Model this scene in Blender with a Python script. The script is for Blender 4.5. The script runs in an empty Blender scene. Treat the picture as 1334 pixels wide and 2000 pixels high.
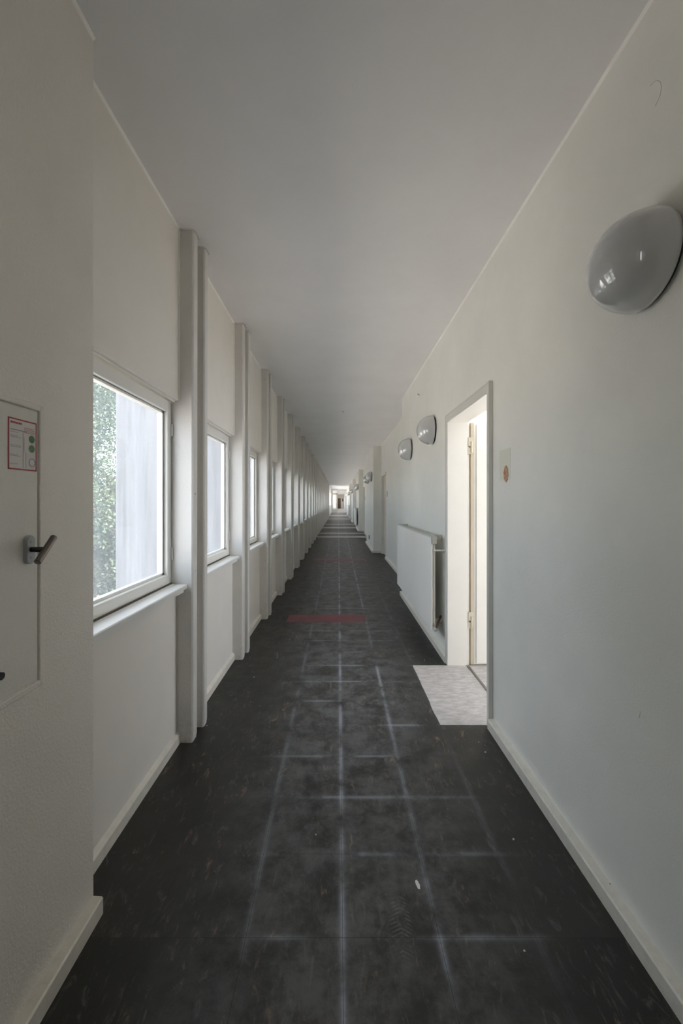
import bpy, bmesh, math, random
import numpy as np
from mathutils import Vector, Matrix
random.seed(4)
S = bpy.context.scene
COL = S.collection
# ------------------------------------------------------------------ camera, sky, portals, exposure
F = 796.0
cd = bpy.data.cameras.new('camera'); cam = bpy.data.objects.new('camera', cd); COL.objects.link(cam)
cam.location = (0, 0, 1.35); cam.rotation_euler = (math.pi / 2, 0, 0)
cd.sensor_fit = 'HORIZONTAL'; cd.sensor_width = 36; cd.lens = 36 * F / 1334
cd.shift_x = (667 - 661) / 1334; cd.shift_y = -(1000 - 980) / 1334
cd.clip_start = 0.02; cd.clip_end = 400
S.camera = cam
S.view_settings.view_transform = 'Standard'; S.view_settings.look = 'None'
S.view_settings.gamma = 1; S.view_settings.use_curve_mapping = False
S.view_settings.exposure = 0.0
SKY = 5.2
w = bpy.data.worlds.new('sky'); S.world = w; w.use_nodes = True
bg = w.node_tree.nodes['Background']; bg.inputs[0].default_value = (0.80, 0.88, 1.0, 1); bg.inputs[1].default_value = SKY
try: w.cycles.sampling_method = 'MANUAL'; w.cycles.sample_map_resolution = 64
except Exception: pass
cy = S.cycles
cy.max_bounces = 10; cy.diffuse_bounces = 7; cy.glossy_bounces = 4; cy.transmission_bounces = 6; cy.transparent_max_bounces = 12
cy.sample_clamp_indirect = 6; cy.caustics_reflective = False; cy.caustics_refractive = False
cy.use_denoising = True
sun = bpy.data.lights.new('sun', 'SUN'); sun.energy = 42.0; sun.angle = math.radians(3); sun.color = (1.0, 0.95, 0.89)
so = bpy.data.objects.new('sun', sun); COL.objects.link(so); so.location = (20, 0, 30)
so.rotation_euler = Vector((-math.cos(math.radians(58)), 0.12, -math.sin(math.radians(58)))).to_track_quat('-Z', 'Y').to_euler()
def portal(name, loc, sz, sy, roty):
    l = bpy.data.lights.new(name, 'AREA'); l.shape = 'RECTANGLE'; l.size = sz; l.size_y = sy
    l.cycles.is_portal = True
    o = bpy.data.objects.new(name, l); COL.objects.link(o); o.location = loc; o.rotation_euler = (0, roty, 0)
portal('portal_windows', (-1.0, 18.65, 1.4), 0.98, 34.7, -math.pi / 2)
portal('portal_windows_back', (-1.0, -1.8, 1.4), 0.98, 1.0, -math.pi / 2)
portal('portal_glazing', (-1.0, 43.5, 1.65), 1.6, 12.2, -math.pi / 2)
portal('portal_hall', (-3.05, 55.3, 1.6), 1.8, 8.0, -math.pi / 2)
portal('portal_corridor', (-0.34, 71.7, 1.57), 1.5, 18.6, -math.pi / 2)
portal('portal_room', (4.65, 3.2, 1.6), 2.2, 4.4, math.pi / 2)

# ------------------------------------------------------------------ helpers
def link(o, parent=None):
    COL.objects.link(o)
    if parent is not None: o.parent = parent
    return o
def tag(o, label=None, cat=None, group=None, kind=None):
    if label: o['label'] = label
    if cat: o['category'] = cat
    if group: o['group'] = group
    if kind: o['kind'] = kind
    return o
def empty(name, loc=(0, 0, 0)):
    o = bpy.data.objects.new(name, None); o.location = loc; o.empty_display_size = 0.1
    return link(o)
class MB:
    def __init__(s): s.bm = bmesh.new()
    def box(s, x0, x1, y0, y1, z0, z1, bev=0, seg=2):
        r = bmesh.ops.create_cube(s.bm, size=1)
        for v in r['verts']:
            v.co = Vector(((x0 + x1) / 2 + v.co.x * (x1 - x0), (y0 + y1) / 2 + v.co.y * (y1 - y0), (z0 + z1) / 2 + v.co.z * (z1 - z0)))
        if bev:
            es = list({e for v in r['verts'] for e in v.link_edges})
            bmesh.ops.bevel(s.bm, geom=es, offset=bev, segments=seg, affect='EDGES', profile=0.5)
        return s
    def prism(s, pts, y0, y1):          # profile in (x, z) swept along y
        return s.sweep(pts, y0, y1, lambda a, b, t: (a, t, b))
    def sweep(s, pts, t0, t1, f):
        a = [s.bm.verts.new(f(p[0], p[1], t0)) for p in pts]
        b = [s.bm.verts.new(f(p[0], p[1], t1)) for p in pts]
        n = len(pts)
        for i in range(n): s.bm.faces.new((a[i], a[(i + 1) % n], b[(i + 1) % n], b[i]))
        s.bm.faces.new(a[::-1]); s.bm.faces.new(b)
        return s
    def poly8(s, c):                    # eight corners: bottom four, top four
        v = [s.bm.verts.new(p) for p in c]
        for f in ((0, 3, 2, 1), (4, 5, 6, 7), (0, 1, 5, 4), (1, 2, 6, 5), (2, 3, 7, 6), (3, 0, 4, 7)):
            s.bm.faces.new([v[i] for i in f])
        return s
    def tube(s, p, q, r, n=16, r2=None):
        p = Vector(p); q = Vector(q); d = q - p
        m = Matrix.Translation((p + q) / 2) @ d.to_track_quat('Z', 'Y').to_matrix().to_4x4()
        bmesh.ops.create_cone(s.bm, cap_ends=True, segments=n, radius1=r, radius2=r if r2 is None else r2, depth=d.length, matrix=m)
        return s
    def lathe(s, prof, n=48, axis=Matrix.Identity(4)):   # profile (r, h) about local z
        rings = []
        for r, h in prof:
            if r < 1e-6: rings.append([s.bm.verts.new(axis @ Vector((0, 0, h)))])
            else: rings.append([s.bm.verts.new(axis @ Vector((r * math.cos(2 * math.pi * i / n), r * math.sin(2 * math.pi * i / n), h))) for i in range(n)])
        for a, b in zip(rings, rings[1:]):
            for i in range(n):
                j = (i + 1) % n
                if len(a) == 1: s.bm.faces.new((a[0], b[i], b[j]))
                elif len(b) == 1: s.bm.faces.new((a[i], a[j], b[0]))
                else: s.bm.faces.new((a[i], a[j], b[j], b[i]))
        return s
    def build(s, name, mat, parent=None, smooth=False, origin=None):
        bmesh.ops.recalc_face_normals(s.bm, faces=s.bm.faces[:])
        if origin is not None:
            for v in s.bm.verts: v.co -= Vector(origin)
        me = bpy.data.meshes.new(name); s.bm.to_mesh(me); s.bm.free()
        if smooth:
            for f in me.polygons: f.use_smooth = True
        me.materials.append(mat)
        o = bpy.data.objects.new(name, me)
        if origin is not None: o.location = origin
        return link(o, parent)
def struct(o, label=None): o['kind'] = 'structure'; 
def ceil_z(x): return 2.825 + (0.922 - x) * 0.028

# ------------------------------------------------------------------ materials
def nt(name):
    m = bpy.data.materials.new(name); m.use_nodes = True
    t = m.node_tree; return m, t, t.nodes['Principled BSDF']
class G:
    def __init__(s, t): s.t = t; s.l = t.links
    def nd(s, k, **kw):
        n = s.t.nodes.new(k)
        for a, b in kw.items(): setattr(n, a, b)
        return n
    def put(s, sock, v):
        if isinstance(v, bpy.types.NodeSocket): s.l.new(v, sock)
        else: sock.default_value = v
    def m(s, op, a, b=0.0, c=0.0, clamp=False):
        n = s.nd('ShaderNodeMath', operation=op); n.use_clamp = clamp
        s.put(n.inputs[0], a); s.put(n.inputs[1], b); s.put(n.inputs[2], c); return n.outputs[0]
    def pos(s):
        return s.nd('ShaderNodeNewGeometry').outputs['Position']
    def sep(s, v):
        n = s.nd('ShaderNodeSeparateXYZ'); s.l.new(v, n.inputs[0]); return n.outputs
    def comb(s, x, y, z):
        n = s.nd('ShaderNodeCombineXYZ')
        for i, v in enumerate((x, y, z)): s.put(n.inputs[i], v)
        return n.outputs[0]
    def noise(s, vec, scale=5, detail=3, rough=0.5, dist=0.0):
        n = s.nd('ShaderNodeTexNoise'); s.l.new(vec, n.inputs['Vector'])
        n.inputs['Scale'].default_value = scale; n.inputs['Detail'].default_value = detail
        n.inputs['Roughness'].default_value = rough; n.inputs['Distortion'].default_value = dist
        return n.outputs['Fac']
    def mapv(s, vec, sc):
        n = s.nd('ShaderNodeVectorMath', operation='MULTIPLY'); s.l.new(vec, n.inputs[0]); n.inputs[1].default_value = sc
        return n.outputs[0]
    def step(s, v, a, b, o0=0.0, o1=1.0):
        n = s.nd('ShaderNodeMapRange'); n.interpolation_type = 'SMOOTHSTEP'
        s.put(n.inputs[0], v); n.inputs[1].default_value = a; n.inputs[2].default_value = b
        n.inputs[3].default_value = o0; n.inputs[4].default_value = o1; return n.outputs[0]
    def mix(s, f, a, b):
        n = s.nd('ShaderNodeMix', data_type='RGBA')
        s.put(n.inputs[0], f)
        for i, v in ((6, a), (7, b)):
            if isinstance(v, bpy.types.NodeSocket): s.l.new(v, n.inputs[i])
            else: n.inputs[i].default_value = tuple(v) + (1,)
        return n.outputs[2]
    def bump(s, h, strength, dist, bsdf):
        n = s.nd('ShaderNodeBump'); n.inputs['Strength'].default_value = strength; n.inputs['Distance'].default_value = dist
        s.l.new(h, n.inputs['Height']); s.l.new(n.outputs[0], bsdf.inputs['Normal'])
def paint(name, col, rough=0.5, var=0.03, bump=0.0, bscale=140, chips=0.0, chipcol=(0.03, 0.028, 0.025), low=None, stain=0.0, metallic=0.0, aniso=(1, 1, 1)):
    m, t, b = nt(name); g = G(t); p = g.pos()
    n1 = g.noise(g.mapv(p, aniso), 2.2, 4, 0.6)
    c = g.mix(g.step(n1, 0.35, 0.65), [max(0, x * (1 - var)) for x in col], [min(1, x * (1 + var)) for x in col])
    if stain:
        n2 = g.noise(g.mapv(p, (1.3, 1.3, 0.35)), 5, 5, 0.65)
        c = g.mix(g.m('MULTIPLY', g.step(n2, 0.58, 0.78), stain), c, (0.42, 0.37, 0.30))
    if low is not None:
        z = g.sep(p)[2]
        n4 = g.noise(p, 30, 4, 0.6)
        msk = g.m('MULTIPLY', g.step(z, 0.0, 0.35, 1.0, 0.0), g.step(n4, 0.4, 0.75))
        c = g.mix(g.m('MULTIPLY', msk, low), c, (0.30, 0.27, 0.22))
    if chips:
        n3 = g.noise(g.mapv(p, (1, 0.5, 1)), 34, 3, 0.6)
        c = g.mix(g.step(n3, chips, chips + 0.015), c, chipcol)
    g.l.new(c, b.inputs['Base Color']) ; b.inputs['Roughness'].default_value = rough; b.inputs['Metallic'].default_value = metallic
    if bump:
        g.bump(g.noise(g.mapv(p, aniso), bscale, 4, 0.6), bump, 0.004, b)
    return m
M = {}
M['wall'] = paint('wall_paint', (0.80, 0.76, 0.70), 0.42, 0.02, 0.55, 130, stain=0.05)
M['wall_r'] = paint('wall_paint_cool', (0.82, 0.815, 0.765), 0.40, 0.02, 0.25, 130, stain=0.05)
M['panel'] = paint('panel_paint', (0.83, 0.79, 0.73), 0.38, 0.02, 0.05, 60)
M['ceiling'] = paint('ceiling_paint', (0.86, 0.85, 0.85), 0.7, 0.015, 0.06, 200)
M['post'] = paint('post_paint', (0.69, 0.67, 0.635), 0.36, 0.03, 0.5, 70, chips=0.745, low=0.25)
M['base'] = paint('skirting_paint', (0.76, 0.73, 0.65), 0.4, 0.03, 0.1, 60, chips=0.745, low=0.18)
M['caulk'] = paint('caulk_bead', (0.93, 0.91, 0.87), 0.5)
M['casing'] = paint('door_casing', (0.70, 0.685, 0.64), 0.35, 0.02, 0.03, 60)
M['frame'] = paint('window_paint', (0.80, 0.785, 0.74), 0.32, 0.02, 0.04, 60, stain=0.1)
M['sill'] = paint('sill_paint', (0.80, 0.785, 0.75), 0.3, 0.02, 0.04, 60, stain=0.2)
M['seal'] = paint('seal_grime', (0.10, 0.075, 0.045), 0.8)
M['door'] = paint('door_paint', (0.84, 0.82, 0.77), 0.35, 0.02, 0.03, 60, chips=0.76, chipcol=(0.2, 0.15, 0.1))
M['dooredge'] = paint('door_edge', (0.62, 0.54, 0.41), 0.5)
M['hinge'] = paint('hinge_paint', (0.66, 0.60, 0.48), 0.4)
M['metal_dark'] = paint('dark_metal', (0.05, 0.052, 0.056), 0.3, metallic=0.6)
M['metal'] = paint('worn_metal', (0.19, 0.165, 0.145), 0.27, 0.15, metallic=0.95)
M['greyplastic'] = paint('grey_rosette', (0.40, 0.42, 0.43), 0.4, 0.05)
M['black'] = paint('black_rubber', (0.02, 0.02, 0.02), 0.6)
M['radiator'] = paint('radiator_enamel', (0.95, 0.925, 0.87), 0.3, 0.015, aniso=(1, 1, 0.2))
M['grille'] = paint('radiator_grille', (0.62, 0.61, 0.55), 0.4)
M['copper'] = paint('pipe_brown', (0.16, 0.07, 0.05), 0.45)
M['cabinet'] = paint('cabinet_enamel', (0.70, 0.68, 0.62), 0.33, 0.04, 0.25, 150, stain=0.25)
M['paper'] = paint('sticker_paper', (0.70, 0.66, 0.64), 0.55, 0.06)
M['red'] = paint('sticker_red', (0.36, 0.03, 0.035), 0.5)
M['green'] = paint('sticker_green', (0.07, 0.19, 0.07), 0.5)
M['greyink'] = paint('sticker_grey', (0.30, 0.29, 0.30), 0.6)
M['paleink'] = paint('sticker_pale_ink', (0.45, 0.42, 0.43), 0.6)
M['pinkink'] = paint('sticker_pink_ink', (0.52, 0.30, 0.29), 0.6)
M['browndoor'] = paint('brown_door', (0.20, 0.11, 0.055), 0.45)
M['concrete'] = paint('concrete_fin', (0.225, 0.225, 0.225), 0.85, 0.22, 0.3, 60, aniso=(7, 7, 0.35))
M['grass'] = paint('grass', (0.42, 0.38, 0.345), 0.9, 0.1)  # pale warm ground, coloured to bounce sunlight up through the windows
M['bark'] = paint('bark', (0.11, 0.08, 0.055), 0.9, 0.2)
M['paperscrap'] = paint('paper_scrap', (0.85, 0.84, 0.82), 0.7)
M['crumb'] = paint('plaster_crumb', (0.6, 0.58, 0.55), 0.8)
M['redtile'] = paint('red_lino', (0.14, 0.03, 0.035), 0.5, 0.25)
M['lighttile'] = paint('light_lino', (0.33, 0.31, 0.29), 0.5, 0.1)  # pale floor past the partition, also the painted light bands
M['patch'] = paint('paint_patch', (0.72, 0.72, 0.62), 0.35, 0.01, 0.1, 100)
M['strip'] = paint('threshold_strip', (0.2, 0.18, 0.16), 0.4, metallic=0.6)
# orange brick showing in the chip
m, t, b = nt('chipped_plaster'); g = G(t); p = g.pos()
c = g.mix(g.step(g.noise(p, 60, 4, 0.7), 0.42, 0.55), (0.45, 0.40, 0.35), (0.50, 0.20, 0.09)); g.l.new(c, b.inputs['Base Color'])
b.inputs['Roughness'].default_value = 0.9; g.bump(g.noise(p, 90, 4), 0.8, 0.006, b); M['chip'] = m
# opal lamp glass
m, t, b = nt('opal_glass'); b.inputs['Base Color'].default_value = (0.56, 0.57, 0.575, 1); b.inputs['Roughness'].default_value = 0.06
b.inputs['Coat Weight'].default_value = 1.0; b.inputs['Coat Roughness'].default_value = 0.01; b.inputs['Coat IOR'].default_value = 1.7; b.inputs['IOR'].default_value = 1.6; M['opal'] = m
# screed showing where tiles are missing
m, t, b = nt('bare_screed'); g = G(t); p = g.pos()
n = g.noise(g.mapv(p, (6, 14, 1)), 2.2, 6, 0.7); c = g.mix(g.step(n, 0.33, 0.7), (0.37, 0.345, 0.32), (0.54, 0.515, 0.50))
c = g.mix(g.step(g.noise(g.mapv(p, (9, 30, 1)), 2, 4, 0.7), 0.58, 0.70, 0, 0.45), c, (0.26, 0.22, 0.18))
g.l.new(c, b.inputs['Base Color']); b.inputs['Roughness'].default_value = 0.6; M['screed'] = m
# clear window glass with a film of dust
m, t, b = nt('window_glass'); g = G(t); t.nodes.remove(b); out = t.nodes['Material Output']
tr = g.nd('ShaderNodeBsdfTransparent'); tr.inputs[0].default_value = (0.93, 0.95, 0.96, 1)
gl = g.nd('ShaderNodeBsdfGlossy'); gl.inputs['Roughness'].default_value = 0.02
df = g.nd('ShaderNodeBsdfTranslucent'); df.inputs[0].default_value = (0.85, 0.9, 1, 1)
lw = g.nd('ShaderNodeLayerWeight'); lw.inputs[0].default_value = 0.5
fr = g.m('MULTIPLY_ADD', g.m('POWER', lw.outputs['Facing'], 5.0), 0.6, 0.03)
a = g.nd('ShaderNodeMixShader'); g.l.new(fr, a.inputs[0]); g.l.new(tr.outputs[0], a.inputs[1]); g.l.new(gl.outputs[0], a.inputs[2])
p = g.pos(); dirt = g.m('MULTIPLY_ADD', g.step(g.noise(g.mapv(p, (2, 2, 0.6)), 4, 4), 0.3, 0.8), 0.03, 0.045)
a2 = g.nd('ShaderNodeMixShader'); g.l.new(dirt, a2.inputs[0]); g.l.new(a.outputs[0], a2.inputs[1]); g.l.new(df.outputs[0], a2.inputs[2])
g.l.new(a2.outputs[0], out.inputs[0]); M['glass'] = m
# leaves
m, t, b = nt('leaves'); g = G(t); p = g.pos()
c = g.mix(g.step(g.noise(p, 1.6, 3), 0.35, 0.65), (0.05, 0.085, 0.05), (0.10, 0.13, 0.065)); g.l.new(c, b.inputs['Base Color'])
b.inputs['Roughness'].default_value = 0.5
tl = g.nd('ShaderNodeBsdfTranslucent'); g.l.new(c, tl.inputs[0]); ms = g.nd('ShaderNodeMixShader'); ms.inputs[0].default_value = 0.4
g.l.new(b.outputs[0], ms.inputs[1]); g.l.new(tl.outputs[0], ms.inputs[2]); g.l.new(ms.outputs[0], t.nodes['Material Output'].inputs[0]); M['leaf'] = m

# floor: dark marbled lino tiles 0.3 m, pale dust along the joints, shoe prints
m, t, b = nt('lino_tiles'); g = G(t); p = g.pos(); x, y, z = g.sep(p)
u = g.m('DIVIDE', g.m('SUBTRACT', x, 0.013), 0.3); v = g.m('DIVIDE', g.m('SUBTRACT', y, 2.462), 0.3)
iu = g.m('FLOOR', u); iv = g.m('FLOOR', v)
du = g.m('MULTIPLY', g.m('ABSOLUTE', g.m('SUBTRACT', u, g.m('ROUND', u))), 0.3)
dv = g.m('MULTIPLY', g.m('ABSOLUTE', g.m('SUBTRACT', v, g.m('ROUND', v))), 0.3)
wn = g.nd('ShaderNodeTexWhiteNoise', noise_dimensions='3D'); g.l.new(g.comb(iu, iv, 3.0), wn.inputs['Vector']); rnd = wn.outputs['Value']
base = g.mix(rnd, (0.017, 0.017, 0.0145), (0.032, 0.031, 0.028))
big = g.noise(p, 1.6, 4, 0.6)
base = g.mix(g.step(big, 0.4, 0.7), base, (0.034, 0.032, 0.028))
# marbling: streaks along the corridor, shifted in each tile
off = g.m('MULTIPLY', rnd, 17.0)
sv = g.comb(g.m('MULTIPLY', x, 15.0), g.m('MULTIPLY', y, 4.6), off)
st = g.noise(sv, 1.6, 9, 0.74, 0.7)
gate = g.noise(g.comb(g.m('MULTIPLY', x, 5.0), g.m('MULTIPLY', y, 2.2), off), 1.6, 2)
fl = g.m('MULTIPLY', g.step(st, 0.56, 0.70), g.step(gate, 0.40, 0.6))
base = g.mix(g.m('MULTIPLY', fl, 0.9), base, (0.25, 0.175, 0.12))
st2 = g.noise(g.comb(g.m('MULTIPLY', x, 22.0), g.m('MULTIPLY', y, 8.0), g.m('ADD', off, 5.0)), 1.3, 9, 0.76, 1.0)
base = g.mix(g.m('MULTIPLY', g.step(st2, 0.54, 0.66), 0.38), base, (0.17, 0.165, 0.155))
# trodden dust down the middle, lightened to paint in the floor's sheen
mid = g.m('MULTIPLY', g.step(g.m('ABSOLUTE', g.m('SUBTRACT', x, 0.06)), 0.12, 0.72, 1.0, 0.0), g.step(g.noise(p, 6, 9, 0.75), 0.36, 0.66))
base = g.mix(g.m('MULTIPLY', mid, 0.50), base, (0.20, 0.197, 0.20))
# joint dust
jn = g.noise(g.comb(x, y, 9.0), 4.2, 4, 0.6); jn2 = g.noise(g.comb(x, y, 2.0), 3.6, 4, 0.6)
wob = g.noise(p, 70, 3)
hu = g.m('MULTIPLY', g.m('POWER', 2.718, g.m('MULTIPLY', g.m('POWER', g.m('DIVIDE', du, 0.0085), 1.3), -1.0)), g.step(jn, 0.36, 0.62))
hv = g.m('MULTIPLY', g.m('POWER', 2.718, g.m('MULTIPLY', g.m('POWER', g.m('DIVIDE', dv, 0.0075), 1.3), -1.0)), g.step(jn2, 0.44, 0.62))
iuc = g.m('ROUND', u)
wx = g.m('MULTIPLY_ADD', g.step(g.m('ABSOLUTE', g.m('SUBTRACT', iuc, 0.25)), 0.2, 1.9, 0.92, 0.0), 1.0, g.m('MULTIPLY', g.step(iuc, -1.6, -1.1), 0.16))
wxv = g.step(g.m('ABSOLUTE', g.m('SUBTRACT', x, 0.14)), 0.2, 0.62, 0.75, 0.0)
dust = g.m('ADD', g.m('MULTIPLY', hu, wx), g.m('MULTIPLY', hv, wxv), clamp=True)
dust = g.m('MULTIPLY', dust, g.m('MULTIPLY_ADD', wob, 0.6, 0.45), clamp=True)
base = g.mix(g.m('MULTIPLY', dust, 0.90), base, (0.46, 0.49, 0.56))
# dark joint line
jl = g.m('MAXIMUM', g.step(du, 0.0005, 0.0013, 1, 0), g.step(dv, 0.0005, 0.0013, 1, 0))
base = g.mix(g.m('MULTIPLY', jl, 0.75), base, (0.012, 0.012, 0.012))
# dusty shoe prints
for (cx, cyy, ang, ln) in ((0.245, 2.345, 1.3, 0.13), (0.36, 2.76, 0.9, 0.12), (0.13, 2.70, 1.15, 0.11), (0.16, 2.13, 1.5, 0.12), (0.21, 3.10, 1.0, 0.1), (0.33, 2.98, 1.2, 0.1), (-0.13, 2.62, 1.8, 0.1), (0.02, 3.5, 1.4, 0.1), (0.2, 1.3, 1.5, 0.13)):
    ca, sa = math.cos(ang), math.sin(ang)
    dx = g.m('SUBTRACT', x, cx); dy = g.m('SUBTRACT', y, cyy)
    a1 = g.m('ADD', g.m('MULTIPLY', dx, ca), g.m('MULTIPLY', dy, sa)); b1 = g.m('SUBTRACT', g.m('MULTIPLY', dy, ca), g.m('MULTIPLY', dx, sa))
    r2 = g.m('ADD', g.m('POWER', g.m('DIVIDE', a1, ln), 2.0), g.m('POWER', g.m('DIVIDE', b1, 0.042), 2.0))
    wv = g.m('SINE', g.m('MULTIPLY', g.m('ADD', a1, g.m('MULTIPLY', g.m('ABSOLUTE', b1), 0.5)), 480.0))
    k = g.m('MULTIPLY', g.step(r2, 0.5, 1.0, 1, 0), g.m('MULTIPLY', g.step(wv, 0.2, 0.7), g.step(g.noise(p, 30, 3), 0.42, 0.62)))
    base = g.mix(g.m('MULTIPLY', k, 0.28), base, (0.28, 0.28, 0.28))
g.l.new(base, b.inputs['Base Color'])
b.inputs['Specular IOR Level'].default_value = 0.4
rg = g.m('MULTIPLY_ADD', g.noise(p, 9, 4), 0.28, 0.36); g.l.new(rg, b.inputs['Roughness'])
g.bump(g.m('ADD', g.noise(p, 40, 4), g.m('MULTIPLY', jl, -1.2)), 0.10, 0.004, b); M['floor'] = m

# ------------------------------------------------------------------ setting
XL, XR, XRR = -0.905, 0.922, 1.13
NW = -0.806                                   # face of the near left wall
mb = MB(); mb.box(-1.1, 1.30, -4.8, 50.7, -0.2, 0.0); o = mb.build('floor', M['floor']); tag(o, kind='structure')
mb = MB(); mb.box(-3.05, 1.30, 50.7, 83.0, -0.2, 0.0); o = mb.build('floor', M['lighttile']); tag(o, kind='structure')
mb = MB()
mb.poly8([(-1.1, -4.8, ceil_z(-1.1)), (1.3, -4.8, ceil_z(1.3)), (1.3, 83, ceil_z(1.3)), (-1.1, 83, ceil_z(-1.1)),
          (-1.1, -4.8, 3.1), (1.3, -4.8, 3.1), (1.3, 83, 3.1), (-1.1, 83, 3.1)])
mb.box(-3.05, -1.1, 50.7, 60.2, 2.85, 3.1)
tag(mb.build('ceiling', M['ceiling']), kind='structure')

# near left wall block with its skirting
def leftwall_block(name, y0, y1):
    mb = MB(); mb.box(-1.08, NW, y0, y1, 0, 2.9); tag(mb.build(name, M['wall']), kind='structure')
leftwall_block('wall_left_near', -1.30, 1.34)
mb = MB(); mb.prism([(NW - 0.01, 0), (NW + 0.034, 0), (NW + 0.034, 0.052), (NW + 0.029, 0.056), (NW - 0.01, 0.058)], -1.3, 1.337)
tag(mb.build('baseboard_left_near', M['base']), kind='structure')

# left facade: panels above and below each window, filler behind each pair of posts
bays = [(1.30 + 1.2 * k, 2.28 + 1.2 * k) for k in range(29)]
back_bays = [(-2.30, -1.30)]
allb = bays + back_bays
mb = MB()
for (a, c) in allb:
    a2 = max(a, 1.34) if a > 0 else a
    mb.box(-1.0, -0.893, a2, c, 1.914, 2.92, 0.004, 1)
    mb.box(-1.0, XL, a2, c, 0.0, 0.862)
    mb.tube((-0.915, a2, 1.909), (-0.915, c - 0.012, 1.909), 0.0055, 10)
for (a, c) in bays: mb.box(-1.0, -0.895, c + 0.02, c + 0.22, 0, 2.92)
for (a, c) in ((-4.8, -2.30), ): mb.box(-1.0, -0.87, a, c, 0, 2.92)
tag(mb.build('wall_left', M['panel']), kind='structure')
mb = MB()
for (a, c) in allb:
    a2 = max(a, 1.34) if a > 0 else a
    mb.prism([(XL, 0), (-0.886, 0), (-0.886, 0.048), (-0.890, 0.052), (XL, 0.066)], a2, c)
tag(mb.build('baseboard_left', M['base']), kind='structure')

# posts in pairs between the windows
def post_mesh(x1, depth, name):
    mb = MB(); r = 0.010; zt = ceil_z(-0.85) - 0.0
    pts = [(-1.0, 0), (x1 - r, 0), (x1 - 0.002, r * 0.6), (x1, 0.016), (x1, depth - 0.012), (x1 - 0.006, depth), (-1.0, depth)]
    lv = [0, 0.03, 0.4, 1.4, 2.4, zt]
    rng = random.Random(5)
    rings = []
    for z in lv:
        tp = 0.004 * (z / 2.8)
        rings.append([mb.bm.verts.new((px + (tp if px > -0.9 else 0) - (0.004 if z == 0 and px > -0.9 else 0), py, z)) for px, py in pts])
    n = len(pts)
    for A, B in zip(rings, rings[1:]):
        for i in range(n): mb.bm.faces.new((A[i], A[(i + 1) % n], B[(i + 1) % n], B[i]))
    mb.bm.faces.new(rings[0][::-1]); mb.bm.faces.new(rings[-1])
    # small collar of filler where the post meets the ceiling
    cp = [(-0.893, -0.006), (x1 + 0.002, -0.006), (x1 + 0.012, 0.008), (x1 + 0.012, depth + 0.004), (-0.893, depth + 0.004)]
    mb.sweep(cp, zt - 0.007, zt + 0.002, lambda a, b_, t_: (a, b_, t_))
    return mb
ordn = ['first', 'second', 'third', 'fourth', 'fifth', 'sixth', 'seventh', 'eighth']
pa = pb = None
for k, (a, c) in enumerate(bays):
    if pa is None:
        pa = post_mesh(-0.814, 0.075, 'a').build('wall_post', M['post']); pb = post_mesh(-0.803, 0.062, 'b').build('wall_post', M['post']); A, B = pa, pb
    else:
        A = pa.copy(); B = pb.copy(); link(A); link(B)
    A.location = (0, c, 0); B.location = (0, c + 0.16, 0)
    if k < 8:
        tag(A, 'narrow white painted post, nearer one of the %s pair along the left window wall' % ordn[k], 'post', 'paired posts between the left windows')
        tag(B, 'narrow white painted post, farther one of the %s pair along the left window wall' % ordn[k], 'post', 'paired posts between the left windows')
    else:
        for q in (A, B): tag(q, 'thin white post far down the left window wall, beyond the eighth pair', 'post', 'far posts down the left window wall')

# windows
def window_parts(root, y0, y1, z0=0.895, z1=1.905, hinges=True):
    mb = MB(); X0, X1 = -0.99, -0.934
    yi0, yi1, zi0, zi1 = y0 + 0.046, y1 - 0.046, z0 + 0.055, z1 - 0.06
    mb.box(X0, X1, y0, yi0, z0, z1, 0.003, 1); mb.box(X0, X1, yi1, y1, z0, z1, 0.003, 1)
    mb.box(X0, X1 - 0.0004, yi0 - 0.004, yi1 + 0.004, z0, zi0, 0.003, 1); mb.box(X0, X1 - 0.0004, yi0 - 0.004, yi1 + 0.004, zi1, z1, 0.003, 1)
    # glazing bead
    for (p, q, r_, s_) in ((yi0, yi0 + 0.018, zi0, zi1), (yi1 - 0.018, yi1, zi0, zi1), (yi0, yi1, zi0, zi0 + 0.012), (yi0, yi1, zi1 - 0.012, zi1)):
        mb.box(-0.985, -0.957, p, q, r_, s_)
    fr = mb.build('window_frame', M['frame'], root)
    mb = MB()
    for (p, q, r_, s_) in ((yi0, yi0 + 0.002, zi0, zi1), (yi1 - 0.002, yi1, zi0, zi1)):
        mb.box(-0.960, -0.9562, p, q, r_, s_)
    mb.box(-0.960, -0.9562, yi0 + .002, yi1 - .002, zi1 - .002, zi1)
    mb.build('glazing_seal', M['seal'], root)
    mb = MB(); mb.box(-0.970, -0.966, yi0, yi1, zi0, zi1); mb.build('window_pane', M['glass'], root)
    if hinges:
        for zz in (1.748, 1.062):
            mb = MB(); mb.tube((-0.928, y1 - 0.006, zz - 0.034), (-0.928, y1 - 0.006, zz + 0.034), 0.0055, 10)
            mb.box(-0.936, -0.932, y1 - 0.03, y1 - 0.004, zz - 0.03, zz + 0.03); mb.build('window_hinge', M['frame'], root)
    mb = MB()
    mb.prism([(-0.99, 0.862), (-0.872, 0.862), (-0.872, 0.842), (-0.862, 0.846), (-0.862, 0.866), (-0.843, 0.868), (-0.843, 0.886), (-0.847, 0.890), (-0.99, 0.890)], y0, y1 - 0.006)
    mb.prism([(-0.93, 0.8865), (-0.916, 0.8865), (-0.916, 0.893), (-0.93, 0.895)], y0, y1 - 0.006)
    mb.build('window_sill', M['sill'], root)
    mb = MB(); mb.box(-0.938, -0.925, y0, y1 - 0.006, 0.889, 0.900); mb.build('sill_seal', M['seal'], root)
r0 = empty('window_1', (0, 0, 0)); r0['kind'] = 'structure'
window_parts(r0, 1.342, 2.277)
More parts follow.
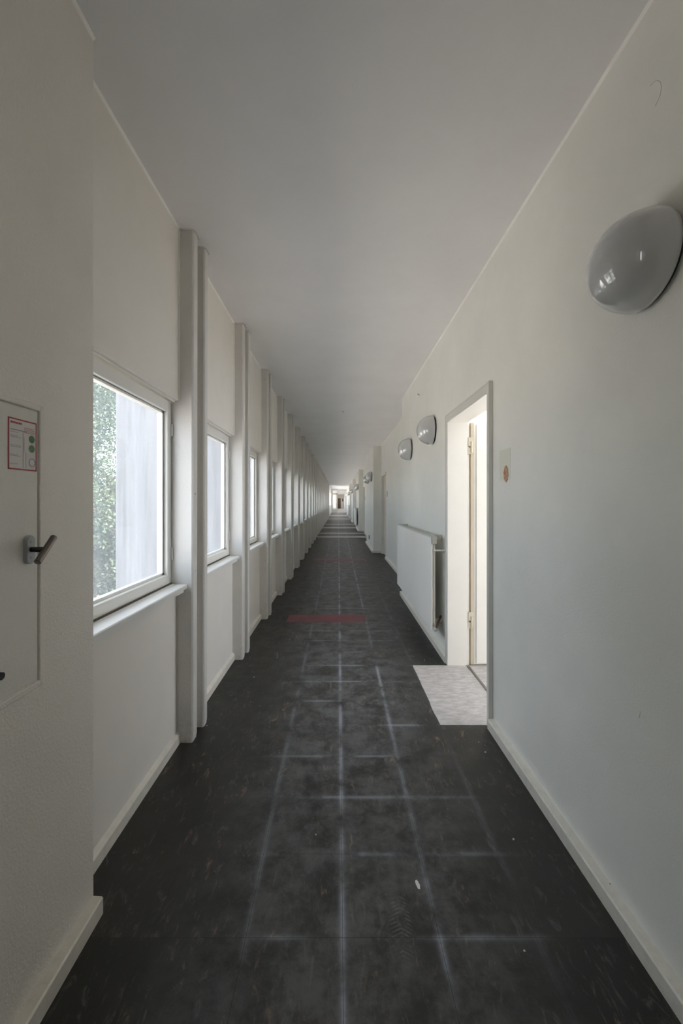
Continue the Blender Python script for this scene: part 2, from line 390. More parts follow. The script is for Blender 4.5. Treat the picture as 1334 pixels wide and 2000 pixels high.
wproto = empty('window_2', (0, 0, 0)); wproto['kind'] = 'structure'
window_parts(wproto, 1.30 + 1.202, 2.277 + 1.2)
wn_ = 3
for k in range(2, 29):
    r = wproto.copy(); r.name = 'window_%d' % wn_; wn_ += 1; link(r); r.location = (0, 1.2 * (k - 1), 0)
    for ch in wproto.children:
        c_ = ch.copy(); link(c_, r)
for dy in (-3.80,):
    r = wproto.copy(); r.name = 'window_%d' % wn_; wn_ += 1; link(r); r.location = (0, dy, 0)
    for ch in wproto.children:
        c_ = ch.copy(); link(c_, r)

# concrete fins outside
fin = None
for k in range(-4, 30):
    yy = 2.305 + 1.2 * k
    if k < 0: yy = -1.15 + 1.2 * (k + 1)
    if fin is None:
        mb = MB(); mb.box(-1.262, -1.0, 0, 0.17, -0.6, 3.3, 0.008, 2); fin = mb.build('concrete_fin', M['concrete']); f_ = fin
    else: f_ = fin.copy(); link(f_)
    f_.location = (0, yy, 0)
    if k == 0: tag(f_, 'pale concrete fin outside, filling most of the nearest window', 'concrete fin', 'concrete fins outside the windows')
    elif k == 1: tag(f_, 'pale concrete fin outside, seen through the second window', 'concrete fin', 'concrete fins outside the windows')
    elif k == 2: tag(f_, 'pale concrete fin outside, seen through the third window', 'concrete fin', 'concrete fins outside the windows')
    else: tag(f_, 'pale concrete fin standing outside the left windows', 'concrete fin', 'further concrete fins outside the windows')

# right wall: straight stretches at XR with shallow bays at XRR between them
segs = [(10.75, 13.4), (18.45, 21.1), (26.1, 28.75), (33.75, 36.4), (41.4, 44.05)]
mb = MB()
mb.box(XR, 1.08, -4.8, 2.44, 0, 2.95)                       # near wall up to the door
mb.box(XR, 1.08, 2.44, 3.38, 2.03, 2.95)
mb.box(XR, 1.08, 3.38, 5.9, 0, 2.95)
tag(mb.build('wall_right_near', M['wall_r']), kind='structure')
mb = MB()
doors_far = [(9.66, 10.62)]
def xr_piece(y0, y1, x=XRR, z0=0, z1=2.95): mb.box(x, x + 0.16, y0, y1, z0, z1)
rec = [(5.9, 10.75), (13.4, 18.45), (21.1, 26.1), (28.75, 33.75), (36.4, 41.4), (44.05, 50.7)]
for i, (a, c) in enumerate(rec):
    if i < 4:
        xr_piece(a, c - 1.09); xr_piece(c - 1.09, c - 0.13, z0=2.03); xr_piece(c - 0.13, c)
    else: xr_piece(a, c)
for (a, c) in segs: mb.box(XR, 1.29, a, c, 0, 2.95)
mb.box(1.08, 1.29, 5.72, 5.9, 0, 2.95)
tag(mb.build('wall_right', M['wall_r']), kind='structure')
BP = lambda X: [(X + 0.01, 0), (X - 0.035, 0), (X - 0.035, 0.052), (X - 0.030, 0.056), (X + 0.01, 0.060)]
mb = MB(); mb.prism(BP(XR), -4.8, 2.428); mb.prism(BP(XR), 3.412, 5.9)
for (a, c) in segs:
    mb.prism(BP(XR), a, c); mb.box(XR - 0.03, XRR, a - 0.02, a, 0, 0.055)
for i, (a, c) in enumerate(rec): mb.prism([(px, pz) for px, pz in BP(XRR)], a, c - (1.13 if i < 4 else 0))
tag(mb.build('baseboard_right', M['base']), kind='structure')
# far doors set in the shallow bays
for i in range(4):
    a, c = rec[i]; r = empty('door_%d' % (i + 2), (0, 0, 0)); r['kind'] = 'structure'
    mb = MB(); mb.box(XRR - 0.012, XRR + 0.10, c - 1.11, c - 1.06, 0, 2.06); mb.box(XRR - 0.012, XRR + 0.10, c - 0.16, c - 0.11, 0, 2.06); mb.box(XRR - 0.0125, XRR + 0.0995, c - 1.11, c - 0.11, 2.0, 2.065)
    mb.build('door_frame', M['frame'], r)
    mb = MB(); mb.box(XRR + 0.05, XRR + 0.09, c - 1.06, c - 0.16, 0.006, 2.0); lf = mb.build('door_leaf', M['hinge'], r)
    mb = MB(); mb.tube((XRR + 0.05, c - 0.95, 1.05), (XRR + 0.01, c - 0.95, 1.05), 0.009); mb.tube((XRR + 0.012, c - 0.955, 1.05), (XRR + 0.012, c - 0.84, 1.05), 0.008); mb.build('door_handle', M['metal'], lf)
# wall behind the camera
mb = MB(); mb.box(-1.1, 1.3, -4.95, -4.8, 0, 3.0); tag(mb.build('wall_back', M['wall']), kind='structure')

# caulk bead along the ceiling
mb = MB()
def bead(x, y0, y1, s):
    z = ceil_z(x); mb.prism([(x - 0.0005 * s, z - 0.010), (x + 0.008 * s, z - 0.001), (x + 0.009 * s, z + 0.004), (x - 0.0005 * s, z + 0.004)], y0, y1)
for (a, c) in allb: bead(-0.893, max(a, 1.34) if a > 0 else a, c, 1)
for (a, c) in bays: mb.prism([(-0.8935, 1.916), (-0.885, 1.918), (-0.885, 2.90), (-0.8935, 2.90)], c - 0.006, c + 0.0005)
bead(NW, -1.3, 1.34, 1); bead(XR, -4.8, 5.9, -1)
for a, c in segs: bead(XR, a, c, -1)
for a, c in rec: bead(XRR, a, c, -1)
tag(mb.build('trim_1', M['caulk']), kind='structure')

# ------------------------------------------------------------------ door_1 and the bright room
d = empty('door_1', (0.9, 2.9, 0)); d['kind'] = 'structure'
def kid(mb, name, mat, parent, **k):
    o = mb.build(name, mat, None, **k); o.parent = parent; o.matrix_parent_inverse = Matrix.Translation(-Vector(parent.location)); return o
mb = MB()
mb.box(0.899, 1.08, 2.436, 2.466, 0, 2.069)
mb.box(0.899, 1.062, 3.354, 3.404, 0, 2.0685); mb.box(1.062, 1.082, 3.372, 3.412, 0, 2.03)
mb.box(0.8992, 1.062, 2.44, 3.40, 2.004, 2.068); mb.box(1.06, 1.082, 2.44, 3.40, 2.02, 2.06)
mb.box(1.082, 1.092, 3.385, 3.412, 0, 2.03)
fr = kid(mb, 'door_frame', M['door'], d)
mb = MB(); mb.box(0.895, 0.922, 2.43, 2.462, 0, 2.073, 0.0015, 1); mb.box(0.895, 0.922, 3.357, 3.414, 0, 2.0726, 0.0015, 1); mb.box(0.8953, 0.922, 2.44, 3.40, 2.008, 2.0728, 0.0015, 1)
mb.box(0.8925, 0.8955, 3.404, 3.4105, 0, 2.066); mb.box(0.8925, 0.8955, 2.44, 3.4105, 2.0595, 2.066)
kid(mb, 'door_casing', M['casing'], d)
mb = MB()
mb.box(1.116, 1.965, 3.362, 3.400, 0.008, 2.00, 0.002, 1); mb.box(1.135, 1.94, 3.350, 3.363, 0.02, 1.985, 0.002, 1)
leaf = kid(mb, 'door_leaf', M['door'], d)
mb = MB(); mb.box(1.092, 1.1165, 3.3605, 3.400, 0.008, 2.0); kid(mb, 'door_edge', M['dooredge'], d)
for zz in (1.80, 0.36):
    mb = MB(); mb.tube((1.098, 3.358, zz - 0.045), (1.098, 3.358, zz + 0.045), 0.009); mb.box(1.066, 1.100, 3.361, 3.3715, zz - 0.055, zz - 0.005); mb.box(1.07, 1.116, 3.358, 3.364, zz + 0.01, zz + 0.08)
    kid(mb, 'door_hinge', M['hinge'], d)
mb = MB(); mb.box(1.054, 1.072, 2.462, 3.36, 0.0, 0.006); kid(mb, 'threshold_strip', M['strip'], d)
# bare screed in the doorway where the tiles are missing
mb = MB()
rng = random.Random(2)
pts = []
for i in range(13): pts.append((0.613 + rng.uniform(-0.003, 0.003), 2.464 + 0.898 * i / 12))
bot = [mb.bm.verts.new((px, py, 0.0012)) for px, py in pts] + [mb.bm.verts.new((1.056, 3.36, 0.0012)), mb.bm.verts.new((1.056, 2.462, 0.0012))]
mb.bm.faces.new(bot)
r_ = bmesh.ops.extrude_face_region(mb.bm, geom=mb.bm.faces[:]); 
for v_ in [e for e in r_['geom'] if isinstance(e, bmesh.types.BMVert)]: v_.co.z = 0.0002
tag(mb.build('trim_2', M['screed']), kind='structure')
# side room
mb = MB()
mb.box(1.081, 1.16, 3.412, 3.5, 0, 2.1); mb.box(1.30, 4.75, 0.6, 0.7, 0, 2.9); mb.box(1.08, 1.30, 0.6, 0.7, 0, 2.9); mb.box(1.08, 4.75, 5.62, 5.72, 0, 2.9)
mb.box(4.65, 4.75, 0.7, 5.62, 0, 0.5); mb.box(4.65, 4.75, 0.7, 5.62, 2.7, 2.9); mb.box(4.65, 4.75, 0.7, 1.0, 0.5, 2.7); mb.box(4.65, 4.75, 5.4, 5.62, 0.5, 2.7)
tag(mb.build('wall_room', M['door']), kind='structure')
mb = MB(); mb.box(1.30, 4.75, 0.6, 5.72, -0.2, 0.0); mb.box(1.072, 1.30, 2.2, 5.72, 0.0, 0.0015); tag(mb.build('floor_room', M['screed']), kind='structure')
mb = MB(); mb.box(1.08, 4.75, 0.6, 5.72, 2.84, 3.1); tag(mb.build('ceiling_room', M['ceiling']), kind='structure')

# ------------------------------------------------------------------ red tile rows, and pale bands painting light on the far floor
mb = MB(); 
for i in range(3): mb.box(-0.587 + 0.3 * i + .001, -0.287 + 0.3 * i - .001, 4.563, 4.861, 0.0002, 0.0012)
tag(mb.build('trim_3', M['redtile']), kind='structure')
mb = MB()
for i in range(4): mb.box(-0.587 + 0.3 * i + .001, -0.287 + 0.3 * i - .001, 9.363, 9.661, 0.0002, 0.0012)
tag(mb.build('trim_4', M['redtile']), kind='structure')
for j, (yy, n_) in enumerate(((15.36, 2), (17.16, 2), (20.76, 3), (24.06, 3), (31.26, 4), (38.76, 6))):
    mb = MB(); mb.box(-0.884, 0.885 if yy in (20.76, 38.76) else 1.09, yy, yy + 0.3 * n_, 0.0002, 0.0012)  # pale strip standing in for light falling across the corridor
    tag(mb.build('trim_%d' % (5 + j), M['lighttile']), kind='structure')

# ------------------------------------------------------------------ far end
mb = MB()
mb.box(-1.0, -0.87, 36.1, 37.5, 0, 2.92); mb.box(-1.0, -0.87, 37.5, 49.5, 0, 0.9); mb.box(-1.0, -0.87, 37.5, 49.5, 2.4, 2.92); mb.box(-1.0, -0.87, 49.5, 50.7, 0, 2.92)
tag(mb.build('wall_left_far', M['wall']), kind='structure')
r = empty('window_%d' % wn_, (0, 0, 0)); r['kind'] = 'structure'
mb = MB(); mb.box(-0.99, -0.90, 37.5, 49.5, 0.9, 0.96); mb.box(-0.99, -0.90, 37.5, 49.5, 2.34, 2.4)
for i in range(7): mb.box(-0.99, -0.90, 37.5 + 1.99 * i, 37.56 + 1.99 * i, 0.9, 2.4)
mb.build('window_frame', M['frame'], r)
mb = MB(); mb.box(-0.952, -0.948, 37.5, 49.5, 0.95, 2.35); mb.build('window_pane', M['glass'], r)
r = empty('window_%d' % (wn_ + 1), (0, 0, 0)); r['kind'] = 'structure'  # window row added to brighten the corridor past the partition
mb = MB()
for i in range(11): mb.box(-0.33, -0.24, 62.5 + 1.844 * i, 62.56 + 1.844 * i, 0.85, 2.3)
mb.build('window_frame', M['frame'], r)
mb = MB(); mb.box(-0.302, -0.298, 62.5, 81, 0.85, 2.3); mb.build('window_pane', M['glass'], r)  # pane of the added window row
# glazed partition with an open doorway
r = empty('door_6', (0, 50.7, 0)); r['kind'] = 'structure'
Y = 50.7
mb = MB()
def q(x0, x1, z0, z1, dy=0.08): mb.box(x0, x1, Y, Y + dy, z0, z1)
q(-1.0, -0.72, 0, 2.9); q(-0.27, -0.13, 0, 2.42); q(-0.72, -0.27, 0, 0.48); q(0.76, 0.86, 0, 2.9); q(-0.72, 0.76, 2.27, 2.43); q(0.86, 1.3, 0, 2.9); q(-0.72, 0.86, 2.76, 2.92)
o = kid(mb, 'partition_frame', M['frame'], r)
mb = MB(); mb.box(-0.72, -0.27, Y + .03, Y + .035, 0.48, 2.27); kid(mb, 'glass_pane', M['glass'], r)
mb = MB(); mb.box(-0.72, 0.76, Y + .03, Y + .035, 2.43, 2.76); kid(mb, 'glass_pane', M['glass'], r)
mb = MB()
mb.box(1.15, 1.3, 50.78, 83, 0, 2.9); mb.box(-0.35, -0.2, 60.2, 83, 0, 0.85); mb.box(-0.35, -0.2, 60.2, 83, 2.3, 2.9); mb.box(-0.35, -0.2, 60.2, 62.5, 0.85, 2.3); mb.box(-0.35, -0.2, 81, 83, 0.85, 2.3)
mb.box(-3.05, -0.75, 60.0, 60.2, 0, 2.9); mb.box(-0.75, -0.2, 60.0, 60.2, 0, 0.5); mb.box(-0.75, -0.2, 60.0, 60.2, 2.3, 2.9); mb.box(-0.44, -0.2, 60.0, 60.2, 0.5, 2.3)
mb.box(-3.15, -3.05, 50.7, 60.2, 0, 0.7); mb.box(-3.15, -3.05, 50.7, 60.2, 2.5, 2.9); mb.box(-3.05, -1.0, 50.6, 50.7, 0, 2.9)
mb.box(-0.35, 1.3, 82.7, 82.85, 0, 2.9)
tag(mb.build('wall_far', M['wall']), kind='structure')
r = empty('door_7', (0.18, 82.6, 0)); r['kind'] = 'structure'
mb = MB(); mb.box(-0.13, 0.48, 82.62, 82.68, 0, 2.05); kid(mb, 'door_leaf', M['browndoor'], r)
mb = MB(); mb.box(-0.18, -0.13, 82.60, 82.70, 0, 2.1); mb.box(0.48, 0.53, 82.60, 82.70, 0, 2.1); mb.box(-0.18, 0.53, 82.60, 82.70, 2.05, 2.1); kid(mb, 'door_frame', M['frame'], r)
mb = MB(); mb.box(0.74, 0.97, 82.64, 82.69, 1.42, 1.98, 0.01, 2); tag(mb.build('wall_sign', M['browndoor'], origin=(0.85, 82.66, 1.7)), 'small dark board on the wall beyond the far doorway, right of the brown door', 'sign')

# ------------------------------------------------------------------ wall lamps
def lamp_meshes():
    AX = Matrix(((0, 0, -1, 0), (0, 1, 0, 0), (1, 0, 0, 0), (0, 0, 0, 1)))  # local z -> -x
    d = MB(); R, D = 0.141, 0.143
    prof = [(R * 0.93, 0.012), (R, 0.016)] + [(R * math.cos(t_) ** 0.86 if t_ < 1.5707 else 0, 0.018 + D * math.sin(t_)) for t_ in [i * math.pi / 2 / 26 for i in range(1, 27)]]
    prof[-1] = (0, 0.018 + D)
    d.lathe(prof, 64, AX)
    return d
def base_mesh():
    AX = Matrix(((0, 0, -1, 0), (0, 1, 0, 0), (1, 0, 0, 0), (0, 0, 0, 1)))
    b_ = MB(); b_.lathe([(0, 0), (0.126, 0.0), (0.130, 0.004), (0.130, 0.013), (0.12, 0.0165), (0, 0.0165)], 48, AX); return b_
dm = db = None
lampdata = [(1.212, 2.06, 'large round opal glass wall lamp nearest the camera, high on the right wall'),
            (3.957, 2.045, 'round opal glass wall lamp above the radiator, the nearer of two close together'),
            (5.205, 2.02, 'round opal glass wall lamp above the radiator, the farther of two close together'),
            (11.2, 2.04, 'small opal wall lamp past the recessed doorway, nearer of its pair'),
            (12.45, 2.04, 'small opal wall lamp past the recessed doorway, farther of its pair'),
            (18.75, 2.04, None), (20.0, 2.04, None), (26.4, 2.04, None), (27.7, 2.04, None), (34.1, 2.04, None), (35.3, 2.04, None), (41.8, 2.04, None), (43.2, 2.04, None)]
for (yy, zz, lab) in lampdata:
    r = empty('wall_lamp', (XR, yy, zz))
    tag(r, lab or 'tiny opal wall lamp far down the right wall, beyond the fifth lamp', 'wall lamp', 'opal wall lamps' if lab else 'far opal wall lamps')
    if dm is None:
        dm = lamp_meshes().build('lamp_shade', M['opal'], r, True); db = base_mesh().build('lamp_base', M['black'], r, True)
    else:
        for q_ in (dm, db):
            c_ = q_.copy(); link(c_, r)

# ------------------------------------------------------------------ radiators (local: x measured from wall face, y from near end)
def radiator(loc, L=2.03, label='', z0=0.235, z1=1.045, XF=0.122):
    r = empty('radiator', loc); tag(r, label, 'radiator', 'white panel radiators on the right wall')
    mb = MB()
    mb.box(-XF, -XF + 0.014, 0, L, z0, z1 - 0.008, 0.004, 2); mb.build('front_panel', M['radiator'], r)
    mb = MB(); mb.box(-XF + 0.03, -XF + 0.044, 0.03, L - 0.03, z0 + 0.03, z1 - 0.04)
    for i in range(40): 
        yy = 0.05 + i * (L - 0.1) / 39; mb.box(-XF + 0.013, -XF + 0.031, yy - 0.008, yy + 0.008, z0 + 0.05, z1 - 0.06)
    mb.build('convector_fins', M['radiator'], r)
    mb = MB(); mb.box(-XF + 0.001, -XF + 0.004, 0.002, L - 0.002, z1 - 0.012, z1 + 0.006); mb.box(-XF + 0.046, -XF + 0.05, 0.002, L - 0.002, z1 - 0.03, z1 + 0.006)
    for i in range(67):
        yy = 0.01 + i * (L - 0.02) / 66; mb.box(-XF + 0.003, -XF + 0.047, yy - 0.006, yy + 0.006, z1 - 0.003, z1 + 0.004)
    mb.box(-XF, -XF + 0.05, 0, 0.004, z1 - 0.06, z1 + 0.007, 0.001, 1); mb.box(-XF, -XF + 0.05, L - 0.004, L, z1 - 0.06, z1 + 0.007, 0.001, 1)
    mb.build('top_grille', M['grille'], r)
    for yy in (0.10, L - 0.14):
        mb = MB(); mb.box(-0.075, -0.001, yy, yy + 0.03, z1 - 0.035, z1 + 0.012, 0.003, 1); mb.box(-0.055, -0.045, yy - 0.001, yy + 0.012, z1 - 0.018, z1 + 0.013)
        mb.build('wall_bracket', M['grille'], r); mb = MB(); mb.box(-0.07, -0.001, yy, yy + 0.02, z0 + 0.05, z0 + 0.08); mb.build('wall_bracket', M['grille'], r)
    mb = MB(); mb.tube((-XF + 0.03, 0.035, z1 - 0.115), (-XF + 0.03, -0.012, z1 - 0.115), 0.010); mb.tube((-XF + 0.03, -0.004, z1 - 0.115), (-0.03, -0.004, z1 - 0.115), 0.0075); mb.tube((-0.04, -0.004, z1 - 0.115), (-0.001, -0.004, z1 - 0.115), 0.009)
    mb.build('feed_pipe', M['radiator'], r, True)
    mb = MB(); mb.tube((-XF + 0.03, 0.06, z0 + 0.018), (-XF + 0.03, -0.012, z0 + 0.018), 0.013); mb.tube((-XF + 0.03, -0.014, z0 + 0.018), (-XF + 0.03, -0.034, z0 + 0.018), 0.016); mb.build('return_valve', M['grille'], r, True)
    mb = MB(); mb.tube((-XF + 0.045, 0.0, z0 + 0.03), (-0.012, 0.10, z0 + 0.10), 0.009); mb.build('connecting_pipe', M['copper'], r, True)
    mb = MB(); mb.tube((-XF + 0.032, L + 0.0, z0 + 0.01), (-0.012, L - 0.08, z0 + 0.03), 0.009); mb.build('connecting_pipe', M['copper'], r, True)
    mb = MB(); mb.tube((-XF + 0.025, L - 0.08, z0 - 0.015), (-XF + 0.025, L - 0.02, z0 - 0.015), 0.014); mb.tube((-XF + 0.025, L - 0.05, z0 + 0.01), (-XF + 0.025, L - 0.05, z0 - 0.045), 0.009); mb.build('drain_valve', M['metal_dark'], r, True)
    return r
radiator((XR, 3.52, 0), 2.03, 'long white flat panel radiator beside the open bright doorway')
radiator((XR, 18.9, 0), 1.9, 'white panel radiator halfway down the right wall, second from the camera')
radiator((XR, 34.1, 0), 1.9, 'tiny white panel radiator far down the right wall, third from the camera')

# ------------------------------------------------------------------ flush cabinet in the near left wall
c0 = empty('wall_cabinet', (NW, 0.70, 0.85)); tag(c0, 'flush grey-white painted metal wall cabinet with lever handle and red-bordered sticker on it', 'wall cabinet')
def frame_ring(mb, x0, x1, y0, y1, z0, z1, wd, bev=0.003):
    mb.box(x0, x1, y0, y0 + wd, z0, z1, bev, 2); mb.box(x0, x1, y1 - wd, y1, z0, z1, bev, 2)
    mb.box(x0, x1, y0 + wd * .5, y1 - wd * .5, z0, z0 + wd, bev, 2); mb.box(x0, x1, y0 + wd * .5, y1 - wd * .5, z1 - wd, z1, bev, 2)
mb = MB(); frame_ring(mb, NW - 0.003, NW + 0.007, 0.30, 1.108, 0.855, 1.609, 0.017); kid(mb, 'cabinet_frame', M['wall'], c0)
mb = MB(); mb.box(NW - 0.002, NW + 0.0025, 0.319, 1.089, 0.876, 1.590, 0.002, 2); dr = kid(mb, 'cabinet_door', M['cabinet'], c0)
# handle
cyl = (1.0525, 1.227)
mb = MB()
AX = Matrix.Translation((NW + 0.002, 1.0525, 1.2265)) @ Matrix(((0, 0, 1, 0), (0, 1, 0, 0), (-1, 0, 0, 0), (0, 0, 0, 1)))
n = 40; hw, hh = 0.0145, 0.037; rings = []
for (sc, hx) in ((1.0, 0), (1.0, 0.008), (0.94, 0.0105), (0.85, 0.0112)):
    rg_ = []
    for i in range(n):
        a_ = 2 * math.pi * i / n; cz = (hh - hw) * (1 if math.sin(a_) > 0 else -1) if abs(math.sin(a_)) > 1e-6 else 0
        rg_.append(mb.bm.verts.new((NW + 0.002 + hx, 1.0525 + hw * sc * math.cos(a_), 1.2265 + cz + hw * sc * math.sin(a_))))
    rings.append(rg_)
for a_, b_ in zip(rings, rings[1:]):
    for i in range(n): mb.bm.faces.new((a_[i], a_[(i + 1) % n], b_[(i + 1) % n], b_[i]))
mb.bm.faces.new(rings[-1]); mb.bm.faces.new(rings[0][::-1])
for dz in (-0.02, 0.02): mb.tube((NW + 0.0125, 1.0525, 1.2265 + dz), (NW + 0.0145, 1.0525, 1.2265 + dz), 0.0035, 12)
kid(mb, 'handle_rosette', M['greyplastic'], c0)
mb = MB(); mb.tube((NW + 0.012, 1.0525, 1.2265), (NW + 0.050, 1.0525, 1.2265), 0.0068, 20); kid(mb, 'handle_stem', M['metal_dark'], c0, smooth=True)
mb = MB(); pA = Vector((NW + 0.0505, 1.023, 1.1975)); pB = Vector((NW + 0.0505, 1.082, 1.2565)); dd = (pB - pA).normalized()
mb.tube(pA, pB, 0.0082, 24); mb.tube(pA - dd * 0.0012, pA, 0.0070, 24); mb.tube(pB, pB + dd * 0.0012, 0.0070, 24)
kid(mb, 'handle_grip', M['metal'], c0)
mb = MB(); mb.tube((NW + 0.001, 0.962, 0.938), (NW + 0.012, 0.962, 0.938), 0.009, 20); kid(mb, 'lock_knob', M['black'], c0)
# sticker with red border, text lines and green discs
st = MB(); SX = NW + 0.0026; y0, y1, z0, z1 = 0.990, 1.084, 1.430, 1.558
st.box(SX, SX + 0.0005, y0, y1, z0, z1); stk = kid(st, 'sticker', M['paper'], c0)
def flat(name, mat, boxes):
    mb = MB()
    for (a_, b_, c_, d_) in boxes: mb.box(SX + 0.0004, SX + 0.0008, y0 + a_, y0 + b_, z0 + c_, z0 + d_)
    return mb
def sub(mb, name, mat):
    o = mb.build(name, mat); o.parent = stk; return o
sub(flat('', 0, [(0, .004, 0, .128), (.0905, .094, 0, .128), (0, .094, 0, .0035), (0, .094, .1245, .128)]), 'red_border', M['red'])
sub(flat('', 0, [(.008 + i * .0052, .0122 + i * .0052, .1145, .1195) for i in range(7)]), 'red_heading', M['red'])
sub(flat('', 0, [(.052, .0865, .108 - i * .004, .110 - i * .004) for i in range(4)]), 'pink_lettering', M['pinkink'])
sub(flat('', 0, [(.008, .060, .098, .1005)]), 'grey_heading', M['greyink'])
sub(flat('', 0, [(.008 + (j * .0085), .0145 + (j * .0085), zz, zz + .0013) for zz in (.093, .084, .0805, .060, .0565, .037, .034, .014) for j in range(random.Random(int(zz * 1e4)).choice((3, 4)))]), 'text_lines', M['greyink'])
sub(flat('', 0, [(.047, .049, .006, .100), (.056, .058, .006, .046), (.0505, .0515, .045, .085)]), 'diagram_lines', M['paleink'])
for zz in (.083, .058):
    mb = MB(); mb.tube((SX + 0.0004, y0 + .077, z0 + zz), (SX + 0.0009, y0 + .077, z0 + zz), 0.0098, 28); sub(mb, 'green_disc', M['green'])
mb = MB(); mb.lathe([(0.0085, 0), (0.0115, 0), (0.0115, 0.0004), (0.0085, 0.0004), (0.0085, 0)], 28, Matrix.Translation((SX + 0.0009, y0 + .078, z0 + .022)) @ Matrix(((0, 0, 1, 0), (0, 1, 0, 0), (-1, 0, 0, 0), (0, 0, 0, 1)))); sub(mb, 'hose_drawing', M['paleink'])

# ------------------------------------------------------------------ small things
r = empty('wall_repair', (XR, 2.26, 1.5)); tag(r, 'pale repainted rectangle beside the open doorway with an orange hole in the plaster', 'wall damage')
mb = MB(); mb.box(XR - 0.0012, XR + 0.001, 2.185, 2.330, 1.470, 1.640); kid(mb, 'paint_patch', M['patch'], r)
mb = MB(); rng = random.Random(8); n = 22
ring = lambda s_, xx: [mb.bm.verts.new((xx, 2.238 + 0.030 * s_ * math.cos(2 * math.pi * i / n) * (1 + .12 * math.sin(i * 2.3)), 1.503 + 0.044 * s_ * math.sin(2 * math.pi * i / n) * (1 + .1 * math.cos(i * 3.1)))) for i in range(n)]
R3 = [ring(1.0, XR - 0.0005), ring(0.97, XR - 0.0035), ring(0.8, XR - 0.0022), ring(0.45, XR - 0.0014)]
for a_, b_ in zip(R3, R3[1:]):
    for i in range(n): mb.bm.faces.new((a_[i], a_[(i + 1) % n], b_[(i + 1) % n], b_[i]))
mb.bm.faces.new(R3[-1]); kid(mb, 'broken_plaster', M['chip'], r)
mb = MB(); mb.tube((0, 0, 0), (0, 0, -0.028), 0.003, 10); mb.tube((0, 0, 0.0), (0, 0, -0.004), 0.016, 16)
mb.box(-0.022, 0.022, -0.004, 0.004, -0.005, -0.001)
o = mb.build('ceiling_hook', M['greyplastic']); zc = ceil_z(0.075); o.location = (0.075, 6.75, zc); tag(o, 'tiny metal hook sticking down from the middle of the ceiling', 'hook')
mb = MB(); mb.tube((0, 0, 0), (-0.02, 0, 0.004), 0.003, 8); mb.tube((-0.02, 0, 0.004), (-0.022, 0, 0.018), 0.003, 8)
o = mb.build('wall_nail', M['metal_dark']); o.location = (XR, 4.62, 2.56); tag(o, 'tiny dark bent nail high on the right wall above the two lamps', 'nail')
mb = MB(); mb.box(-0.012, 0, -0.04, 0.04, -0.065, 0.065, 0.003, 1); o = mb.build('light_switch', M['greyplastic']); o.location = (XRR, 9.42, 1.53); tag(o, 'small double light switch on the recessed wall beside the recessed doorway', 'light switch')
mb = MB(); mb.box(-0.012, 0, -0.04, 0.04, -0.06, 0.06, 0.003, 1); o = mb.build('light_switch', M['greyplastic']); o.location = (XRR, 17.2, 1.5); tag(o, 'tiny light switch far down the right wall beyond the fifth lamp', 'light switch')
mb = MB(); mb.box(-0.02, 0, -0.035, 0.035, -0.06, 0.06, 0.004, 1); o = mb.build('wall_socket', M['black']); o.location = (XR, 12.1, 0.30); tag(o, 'small dark socket low on the right wall beneath the fourth and fifth lamps', 'socket')
# curved scratch high on the near right wall and two scuffs lower down
mb = MB()
def arc(pts, wd):
    for (a_, b_) in zip(pts, pts[1:]): mb.tube((XR - 0.0002, a_[0], a_[1]), (XR - 0.0002, b_[0], b_[1]), wd, 6)
def wp(px, py):
    Yq = XR * F / (px - 661); return (Yq, 1.35 + (980 - py) * Yq / F)
arc([wp(*q_) for q_ in ((1270, 168), (1277, 160), (1284, 157), (1290, 160), (1292, 170), (1290, 185), (1285, 197), (1280, 207))], 0.0009)
tag(mb.build('wall_scratch', M['grille'], origin=(XR, 1.15, 2.5)), 'faint curved pencil-like scratch high on the near right wall above the large lamp', 'scratch')
mb = MB(); arc([wp(*q_) for q_ in ((1251, 1389), (1250, 1396), (1248, 1403))], 0.0007); arc([wp(*q_) for q_ in ((1257, 1399), (1260, 1403))], 0.0006)
tag(mb.build('wall_scuff', M['grille'], origin=(XR, 1.24, 0.7)), 'tiny dark scuff mark low on the near right wall above the skirting', 'scuff')
# paper scrap and crumbs on the floor
mb = MB(); rng = random.Random(3)
pp = [(-0.004, -0.016), (0.003, -0.018), (0.007, -0.004), (0.005, 0.012), (0.001, 0.017), (-0.005, 0.012), (-0.006, 0.0)]
mb.sweep(pp, 0.0006, 0.0018, lambda a_, b_, t_: (a_ + 0.15 * b_ * -1, b_, t_)); o = mb.build('paper_scrap', M['paperscrap'])
o.location = (0.279, 1.437, 0.0003); tag(o, 'small white paper scrap lying on the dark floor in the foreground, right of centre', 'paper scrap')
crumbs = [(1003, 1640, .004, 'crumb of plaster on the floor toward the right skirting, the nearest to the camera'), (948, 1470, .005, None), (935, 1450, .003, None), (404, 1418, .004, 'pale crumb on the floor beside the foot of the first pair of posts'), (496, 1323, .005, 'pale crumb on the floor near the second pair of posts'),
          (775, 1245, .006, 'pale crumb on the floor in front of the radiator'), (829, 1290, .005, 'pale crumb on the floor beside the bare screed patch'), (617, 1631, .003, 'tiny pale crumb on the left half of the floor in the foreground'), (1024, 1858, .003, 'tiny pale crumb at the very bottom right of the floor')]
cm = None
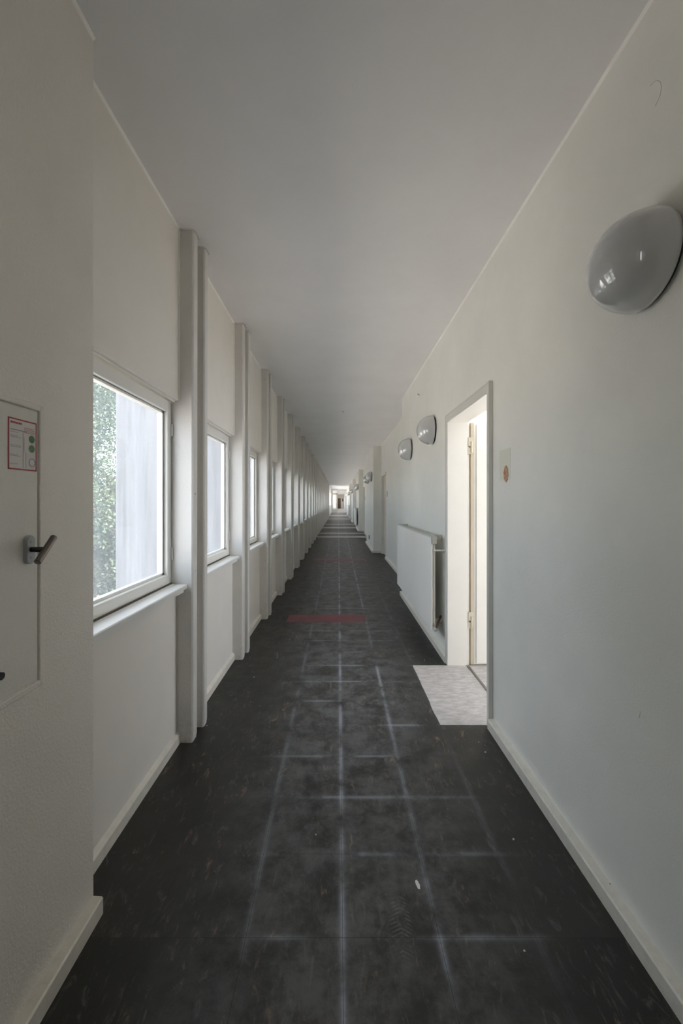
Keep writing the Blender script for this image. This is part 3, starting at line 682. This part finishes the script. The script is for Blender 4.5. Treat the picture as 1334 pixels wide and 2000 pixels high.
for (px, py, s_, lab) in crumbs:
    Yq = 1.35 * F / (py - 980); Xq = (px - 661) * Yq / F
    if cm is None:
        mb = MB(); bmesh.ops.create_icosphere(mb.bm, subdivisions=2, radius=1)
        for v_ in mb.bm.verts: v_.co *= 1 + random.uniform(-.3, .2); v_.co.z *= 0.6
        cm = mb.build('plaster_crumb', M['crumb']); o = cm
    else: o = cm.copy(); link(o)
    o.scale = (s_, s_, s_); o.location = (Xq, Yq, s_ * 0.5); o.rotation_euler = (0, 0, random.uniform(0, 6))
    tag(o, lab or 'tiny pale crumb on the floor beside the near foot of the door frame', 'crumb', 'plaster crumbs on the floor' if lab else 'crumbs by the door frame')

# ------------------------------------------------------------------ outside
mb = MB(); mb.box(-60, -1.3, -30, 110, -3.2, -3.0); tag(mb.build('ground', M['grass']), kind='structure')
def tree(loc, rx, rz, n, label, seed, cz=2.0, jt=0.3, ls=1.0):
    rng = np.random.default_rng(seed); r = empty('tree', (loc[0], loc[1], -3.0)); tag(r, label, 'tree', 'trees outside the windows')
    nc = 170
    d_ = rng.normal(size=(nc, 3)); d_ /= np.linalg.norm(d_, axis=1)[:, None]; rad = rng.uniform(0.45, 1.0, nc)[:, None] ** 0.6
    cen = d_ * rad * np.array([rx, rx, rz]) * 0.86 + np.array([0, 0, cz + 3.0])
    idx = rng.integers(0, nc, n); pos = cen[idx] + rng.normal(size=(n, 3)) * jt
    a_ = rng.normal(size=(n, 3)); a_ /= np.linalg.norm(a_, axis=1)[:, None]; b_ = np.cross(a_, rng.normal(size=(n, 3))); b_ /= np.linalg.norm(b_, axis=1)[:, None]
    s_ = rng.uniform(0.028, 0.055, n)[:, None] * ls
    V = np.stack([pos - a_ * s_, pos + b_ * s_ * .5, pos + a_ * s_, pos - b_ * s_ * .5], 1).reshape(-1, 3)
    Fc = np.arange(4 * n).reshape(-1, 4)
    me = bpy.data.meshes.new('foliage'); me.from_pydata(V.tolist(), [], Fc.tolist()); me.materials.append(M['leaf'])
    o = bpy.data.objects.new('foliage', me); link(o, r)
    mb = MB(); mb.tube((0, 0, 0), (0.1, 0.1, cz + 3), 0.2, 12, 0.12)
    for i in range(9):
        c_ = cen[i * 7 % nc]; mb.tube((0.06, 0.06, 1.6 + i * 0.3), tuple(c_), 0.07, 8, 0.02)
    mb.build('trunk', M['bark'], r)
tree((-6.3, 11.0), 2.5, 3.9, 85000, 'leafy green tree outside, seen at the left edge of the nearest window', 1)
tree((-10.0, 16.5), 3.2, 4.2, 30000, 'leafy tree standing farther back outside the windows', 2)
tree((-7.5, 3.5), 2.6, 3.6, 16000, 'leafy tree outside the left windows, level with the camera', 3, ls=1.6)
tree((-8.2, 26.0), 3.0, 3.8, 14000, 'leafy tree outside the left windows, level with the middle of the corridor', 4)
tree((-1.22, 62.2), 0.55, 1.5, 9000, 'small leafy tree seen through the glass of the far partition', 5, cz=1.1, jt=0.08)
